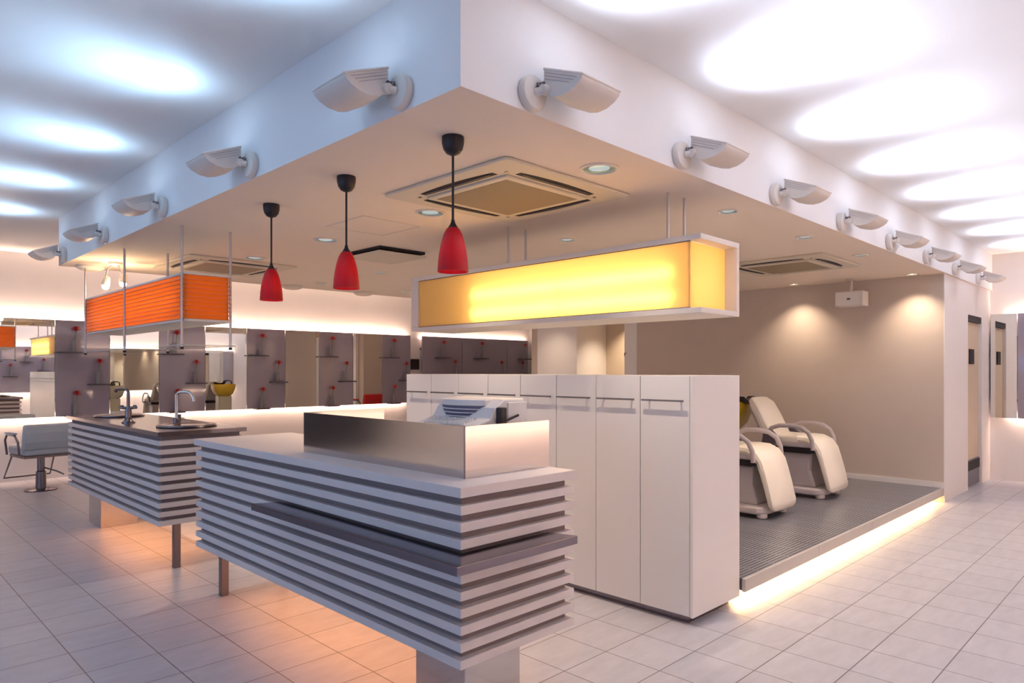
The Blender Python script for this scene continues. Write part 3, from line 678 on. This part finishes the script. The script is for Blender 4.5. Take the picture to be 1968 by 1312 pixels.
# ================================================================== YELLOW LAMP
YX0, YX1, YY0, YY1, YZ0, YZ1 = 3.35, 3.79, 1.907, 4.50, 1.715, 2.145
t = thing('yellow_hanging_lamp', 'long yellow acrylic light box in white frame hanging above the lockers', 'lamp', (YX0, YY0, YZ0))
X, Y, Z = YX1-YX0, YY1-YY0, YZ1-YZ0
rbox('top_board', 'frame', t, 0, X, 0, Y, Z-0.03, Z, 0.002)
rbox('bottom_board', 'frame', t, 0, X, 0, Y, 0, 0.03, 0.002)
rbox('back_board', 'frame', t, X-0.03, X, 0, Y, 0.03, Z-0.03, 0.002)
rbox('end_board', 'frame', t, 0, X-0.03, Y-0.09, Y, 0.03, Z-0.03, 0.002)
ap = MB(); ap.box(0.012, 0.017, 0.075, Y-0.09, 0.034, Z-0.034).box(0.017, X-0.032, 0.075, 0.080, 0.034, Z-0.034); ap.build('acrylic_panel', 'yellow', t)
rbox('rail', 'darkmetal', t, 0.010, 0.020, 0.073, Y-0.09, Z-0.0345, Z-0.0305, 0)
rbox('rail', 'darkmetal', t, 0.010, 0.020, 0.073, Y-0.09, 0.0305, 0.0345, 0)
for zz in (0.105, 0.238):
    for (a, b) in ((0.19, 1.02), (1.04, 1.88)):
        MB().tube([(0.058, a, zz), (0.058, b, zz)], 0.013, 12).build('tube', 'tube', t)
for (x, y) in ((0.12, 0.28), (0.30, 0.28), (0.12, 1.6), (0.30, 1.6)):
    MB().tube([(x, y, Z), (x, y, ZS-YZ0)], 0.009, 10).build('rod', 'rod', t)

# ================================================================== ORANGE LAMP
OX0, OX1, OY0, OY1, OZ0, OZ1 = 1.83, 2.11, 5.13, 7.72, 1.755, 2.105
t = thing('orange_hanging_lamp', 'long orange slatted lamp hanging on steel rods above the wash island', 'lamp', (OX0, OY0, OZ0))
X, Y, Z = OX1-OX0, OY1-OY0, OZ1-OZ0
rbox('top_board', 'frame', t, -0.02, X+0.04, -0.035, Y+0.035, Z-0.016, Z, 0.002)
rbox('bottom_board', 'frame', t, -0.02, X+0.04, -0.035, Y+0.035, 0, 0.016, 0.002)
n = 10; ph = (Z-0.036)/n
for k in range(n):
    z0 = 0.018+k*ph; sl = MB()
    # each slat is a sloped ring of acrylic strips round the box
    for (a, b, c_, d_) in ((-0.012, -0.004, -0.015, Y+0.015), (X+0.014, X+0.022, -0.015, Y+0.015)):
        sgn = -1 if a < 0 else 1
        sl.prism([(a-0*sgn, z0), (b, z0), (b-0.006*sgn, z0+ph*1.03), (a-0.006*sgn, z0+ph*1.03)], 'y', c_, d_)
    for (a, sgn) in ((-0.015, -1), (Y+0.007, 1)):
        sl.prism([(a, z0), (a+0.008, z0), (a+0.008-0.006*sgn, z0+ph*1.03), (a-0.006*sgn, z0+ph*1.03)], 'x', -0.004, X+0.014)
    so = sl.build('slat', 'orange', t)
    lp = MB(); e = 0.026
    lp.box(-e, -0.012, -0.03, Y+0.03, z0-0.002, z0+0.003).box(X+0.022, X+e+0.010, -0.03, Y+0.03, z0-0.002, z0+0.003)
    lp.box(-e, X+e+0.01, -0.032, -0.016, z0-0.002, z0+0.003).box(-e, X+e+0.01, Y+0.016, Y+0.032, z0-0.002, z0+0.003)
    lp.build('slat_lip', 'orangelip', so)
tb = MB().tube([(X/2, 0.15, Z*0.5), (X/2, Y-0.15, Z*0.5)], 0.016, 12)
tb.build('tube', mat('orange_lamp_tube', (1, 0.8, 0.6), 0.5, emit=(1.0, 0.74, 0.44), es=7), t)
for y in (0.07, 1.32, 2.55):
    for x in (-0.005, X+0.02):
        r_ = MB().tube([(x-0.024 if x < 0 else x+0.018, y-0.075 if y < 0.1 else y, 1.565-OZ0), (x-0.024 if x < 0 else x+0.018, y-0.075 if y < 0.1 else y, ZS-OZ0)], 0.0095, 10).build('rod', 'rod', t)
        MB().lathe([(0.013, 0), (0.013, 0.018)], ((x-0.024 if x < 0 else x+0.018), y-0.075 if y < 0.1 else y, 1.553-OZ0), 12).build('rod_end', 'black', r_)
rbox('glass_shelf', 'glass', t, -0.04, X+0.06, -0.05, Y+0.02, 1.578-OZ0, 1.588-OZ0, 0)

# ================================================================== SHAMPOO PLATFORM
PX0, PX1, PY0, PY1, PZ = 3.90, WBX-0.014, 1.925, 5.74, 0.15
t = thing('shampoo_platform', 'raised platform with grey metal grating and light glowing underneath', 'platform', (PX0, PY0, 0))
MB().box(0.0, PX1-PX0, 0.022, PY1-PY0, PZ-0.07, PZ).build('grating', 'grating', t)
for k in range(4):
    a = (PX1-PX0)*k/4
    rbox('edge_beam', mat('edge_beam_tile', (0.50, 0.47, 0.45), 0.5, noise=0.05) if k == 0 else bpy.data.materials['edge_beam_tile'], t, a+0.001, a+(PX1-PX0)/4-0.001, 0.0, 0.022, PZ-0.078, PZ, 0.002)
rbox('riser', 'white', t, 0.0, PX1-PX0, 0.28, 0.32, 0, PZ-0.07, 0)
area('platform_underlight', ((PX1-PX0)/2-0.1, 0.10, PZ-0.075), (PX1-PX0+0.1, 0.05), P_PLAT*(PX1-PX0), COL_PLAT, (0, 0, 0), t)

# ================================================================== SHAMPOO CHAIRS AND BASINS
def make_shampoo_chair():
    t = thing('shampoo_chair', '', 'chair', (0, 0, 0), 0, 'cream shampoo chairs')      # faces -y
    w2 = 0.24
    b = MB(); b.prism(rrect(-0.26, 0.26, -0.30, 0.30, 0.10), 'z', 0.035, 0.10); base = b.build('base', 'chairgrey', t, 0.02, 3)
    for x, y in ((-0.19, -0.25), (0.19, -0.25), (-0.19, 0.25), (0.19, 0.25)):
        MB().lathe([(0.03, 0), (0.042, 0.008), (0.045, 0.03), (0.035, 0.05)], (x, y, 0), 16).build('foot', 'chairgrey', base)
    c_ = MB(); c_.prism([(-0.20, 0.09), (0.22, 0.09), (0.17, 0.26), (0.19, 0.44), (-0.16, 0.44), (-0.15, 0.26)], 'x', -0.17, 0.17); c_.build('pedestal', 'chairgrey', t, 0.03, 3)
    rbox('underframe', 'black', t, -0.22, 0.22, -0.17, 0.24, 0.43, 0.50, 0.01)
    rbox('seat_shell', 'chairgrey', t, -0.235, 0.235, -0.2, 0.26, 0.49, 0.535, 0.015)
    # seat cushion flowing into the leg rest
    path = [(0.26, 0.565), (0.1, 0.56), (-0.06, 0.565)]
    MB().ribbon(path, 0.075, 'x', -w2, w2).build('seat', 'vinyl', t, 0.02, 3)
    leg = [(-0.05, 0.565), (-0.13, 0.560), (-0.20, 0.53), (-0.245, 0.47), (-0.275, 0.38), (-0.31, 0.26), (-0.345, 0.12)]
    leg += [(-0.352, 0.09), (-0.357, 0.07)]
    MB().pad(leg, [0.075, 0.078, 0.075, 0.07, 0.065, 0.06, 0.05, 0.04, 0.022], [w2]*6+[w2, w2-0.02, w2-0.07]).build('leg_rest', 'vinyl', t)
    bk = [(0.24, 0.56), (0.30, 0.66), (0.36, 0.78), (0.42, 0.89), (0.47, 0.945)]
    bk += [(0.485, 0.96)]
    MB().pad(bk, [0.08, 0.10, 0.10, 0.09, 0.06, 0.03], [w2, w2, w2, w2-0.01, w2-0.05, w2-0.10]).build('backrest', 'vinyl', t)
    MB().ribbon([(0.29, 0.53), (0.35, 0.64), (0.42, 0.78), (0.47, 0.88)], 0.03, 'x', -0.2, 0.2).build('back_shell', 'chairgrey', t, 0.01)
    for s_ in (-1, 1):
        x = s_*(w2+0.035)
        am = MB(); am.tube([(x, q[0], q[1]) for q in ((0.27, 0.52), (0.25, 0.60), (0.20, 0.67), (0.12, 0.70), (0.0, 0.705), (-0.10, 0.69), (-0.17, 0.645), (-0.205, 0.57), (-0.215, 0.475))], 0.016, 10, flat=(0.012, 0.022))
        a = am.build('armrest', 'chairgrey', t)
        MB().prism([(0.30, 0.50), (0.16, 0.50), (0.14, 0.60), (0.20, 0.66), (0.28, 0.62)], 'x', x-0.02, x+0.02).build('arm_bracket', 'shelf', a, 0.01)
        MB().tube([(x, -0.215, 0.48), (s_*0.20, -0.18, 0.48)], 0.014, 8).build('arm_stay', 'black', a)
    return t
def make_basin(m):
    t = thing('shampoo_basin', '', 'basin', (0, 0, 0), 0, 'shampoo basins behind the chairs')
    MB().prism(rrect(-0.16, 0.16, -0.12, 0.16, 0.05), 'z', 0, 0.62).build('pedestal', 'ceramic', t, 0.01)
    b = MB(); n = 28; b.smooth = True
    prof = [(0.5, 0.60), (0.80, 0.68), (0.97, 0.80), (1.0, 0.90), (0.97, 0.915), (0.9, 0.90), (0.75, 0.80), (0.3, 0.73), (0.01, 0.72)]
    rings = []
    for r, z in prof:
        rings.append([b.bm.verts.new((0.27*r*(abs(cos(a))**0.7)*(1 if cos(a) >= 0 else -1), 0.27*r*(abs(sin(a))**0.7)*(1 if sin(a) >= 0 else -1), z)) for a in [2*pi*k/n for k in range(n)]])
    for A, B in zip(rings, rings[1:]):
        for k in range(n): b.bm.faces.new((A[k], A[(k+1) % n], B[(k+1) % n], B[k]))
    b.bm.faces.new(rings[0]); b.bm.faces.new(rings[-1])
    b.build('bowl', m, t)
    nr = MB(); nr.ribbon([(-0.14, 0.955), (-0.09, 0.93), (-0.04, 0.915), (0.04, 0.915), (0.09, 0.93), (0.14, 0.955)], 0.05, 'y', -0.29, -0.20); nr.smooth = True; nr.build('neck_rest', 'black', t, 0.012, 3)
    fa = MB(); fa.tube([(0.12, 0.2, 0.90), (0.12, 0.2, 0.98), (0.10, 0.15, 1.0), (0.06, 0.05, 1.0)], 0.014, 10); fa.build('shower_tap', 'black', t)
    fb = MB(); fb.tube([(0.06, 0.06, 1.0), (0.04, 0.0, 0.985), (0.03, -0.03, 0.965)], [0.018, 0.03, 0.034], 12); fb.build('shower_head', 'black', t)
    return t
ch = make_shampoo_chair()
CXS = (7.06, 5.80, 4.55)
for k, x in enumerate(CXS):
    o = ch if k == 0 else copy_tree(ch); o.location = (x, 2.87, PZ)
    o['label'] = ['cream shampoo chair with grey arms, farther right one on the platform', 'cream shampoo chair half hidden behind the locker end', 'cream shampoo chair hidden behind the lockers, nearest the reception'][k]
bs = make_basin('ceramic')
for k, x in enumerate((5.80, 4.55)):
    o = bs if k == 0 else copy_tree(bs); o.location = (x, 3.72, PZ)
    o['label'] = ['beige shampoo basin behind the middle shampoo chair', 'beige shampoo basin behind the chair hidden by the lockers'][k]
o = make_basin('yellowcer'); o.location = (7.06, 3.72, PZ); o['label'] = 'yellow shampoo basin with black neck rest behind the right shampoo chair'

# ================================================================== STYLING CHAIRS
def make_styling(pad, dz=0.0):
    t = thing('styling_chair', '', 'chair', (0, 0, 0), 0, 'hydraulic styling chairs')       # faces +y
    MB().lathe([(0.165, 0), (0.165, 0.012), (0.14, 0.022), (0.05, 0.03)], n=36).build('base_disc', 'darkmetal', t)
    cl = MB(); cl.lathe([(0.055, 0.02), (0.052, 0.22), (0.04, 0.23), (0.04, 0.40+dz)], n=24); col_ = cl.build('column', 'steeltop', t)
    MB().tube([(0.03, -0.03, 0.26), (0.12, -0.12, 0.22), (0.18, -0.17, 0.18)], 0.009, 8).build('pump_lever', 'darkmetal', col_)
    rbox('underframe', 'darkmetal', t, -0.24, 0.24, -0.22, 0.24, 0.40, 0.43, 0.005)
    st = MB(); st.box(-0.25, 0.25, -0.24, 0.27, 0.43, 0.54); st.build('seat', pad, t, 0.035, 4)
    bk = MB(); bk.ribbon([(-0.235, 0.50), (-0.265, 0.60), (-0.285, 0.70), (-0.29, 0.79)], [0.05, 0.09, 0.09, 0.06], 'x', -0.27, 0.27); bk.build('backrest', pad, t, 0.025, 4)
    for s_ in (-1, 1):
        a = MB(); a.tube([(s_*0.25, -0.22, 0.43), (s_*0.29, -0.23, 0.46), (s_*0.30, -0.22, 0.60), (s_*0.30, -0.12, 0.665), (s_*0.30, 0.12, 0.665), (s_*0.30, 0.18, 0.60), (s_*0.285, 0.17, 0.43)], 0.012, 10); ar = a.build('armrest', 'darkmetal', t)
        rbox('arm_pad', pad, ar, s_*0.30-0.025, s_*0.30+0.025, -0.13, 0.13, 0.672, 0.695, 0.008)
    fr = MB(); fr.tube([(-0.22, 0.22, 0.41), (-0.24, 0.42, 0.13), (0.24, 0.42, 0.13), (0.22, 0.22, 0.41)], 0.011, 10); fr.build('footrest', 'darkmetal', t)
    for ch_ in t.children:
        if ch_.name.split('.')[0] not in ('base_disc', 'column'): ch_.location.z = dz
    return t
o = make_styling('bluevinyl'); o.location = (1.80, 9.62, 0); o.rotation_euler = (0, 0, radians(8)); o['label'] = 'grey styling chair facing the leftmost mirror, left of the wash island'
o2 = copy_tree(o); o2.location = (3.06, 9.66, 0); o2.rotation_euler = (0, 0, 0); o2['label'] = 'grey styling chair hidden behind the wash island, facing the second mirror'
o = make_styling('redpad', 0.14); o.location = (7.86, 8.95, 0.0); o.rotation_euler = (0, 0, radians(180)); o['label'] = 'red styling chair behind the lockers, seen in the mirror left of the last panel'
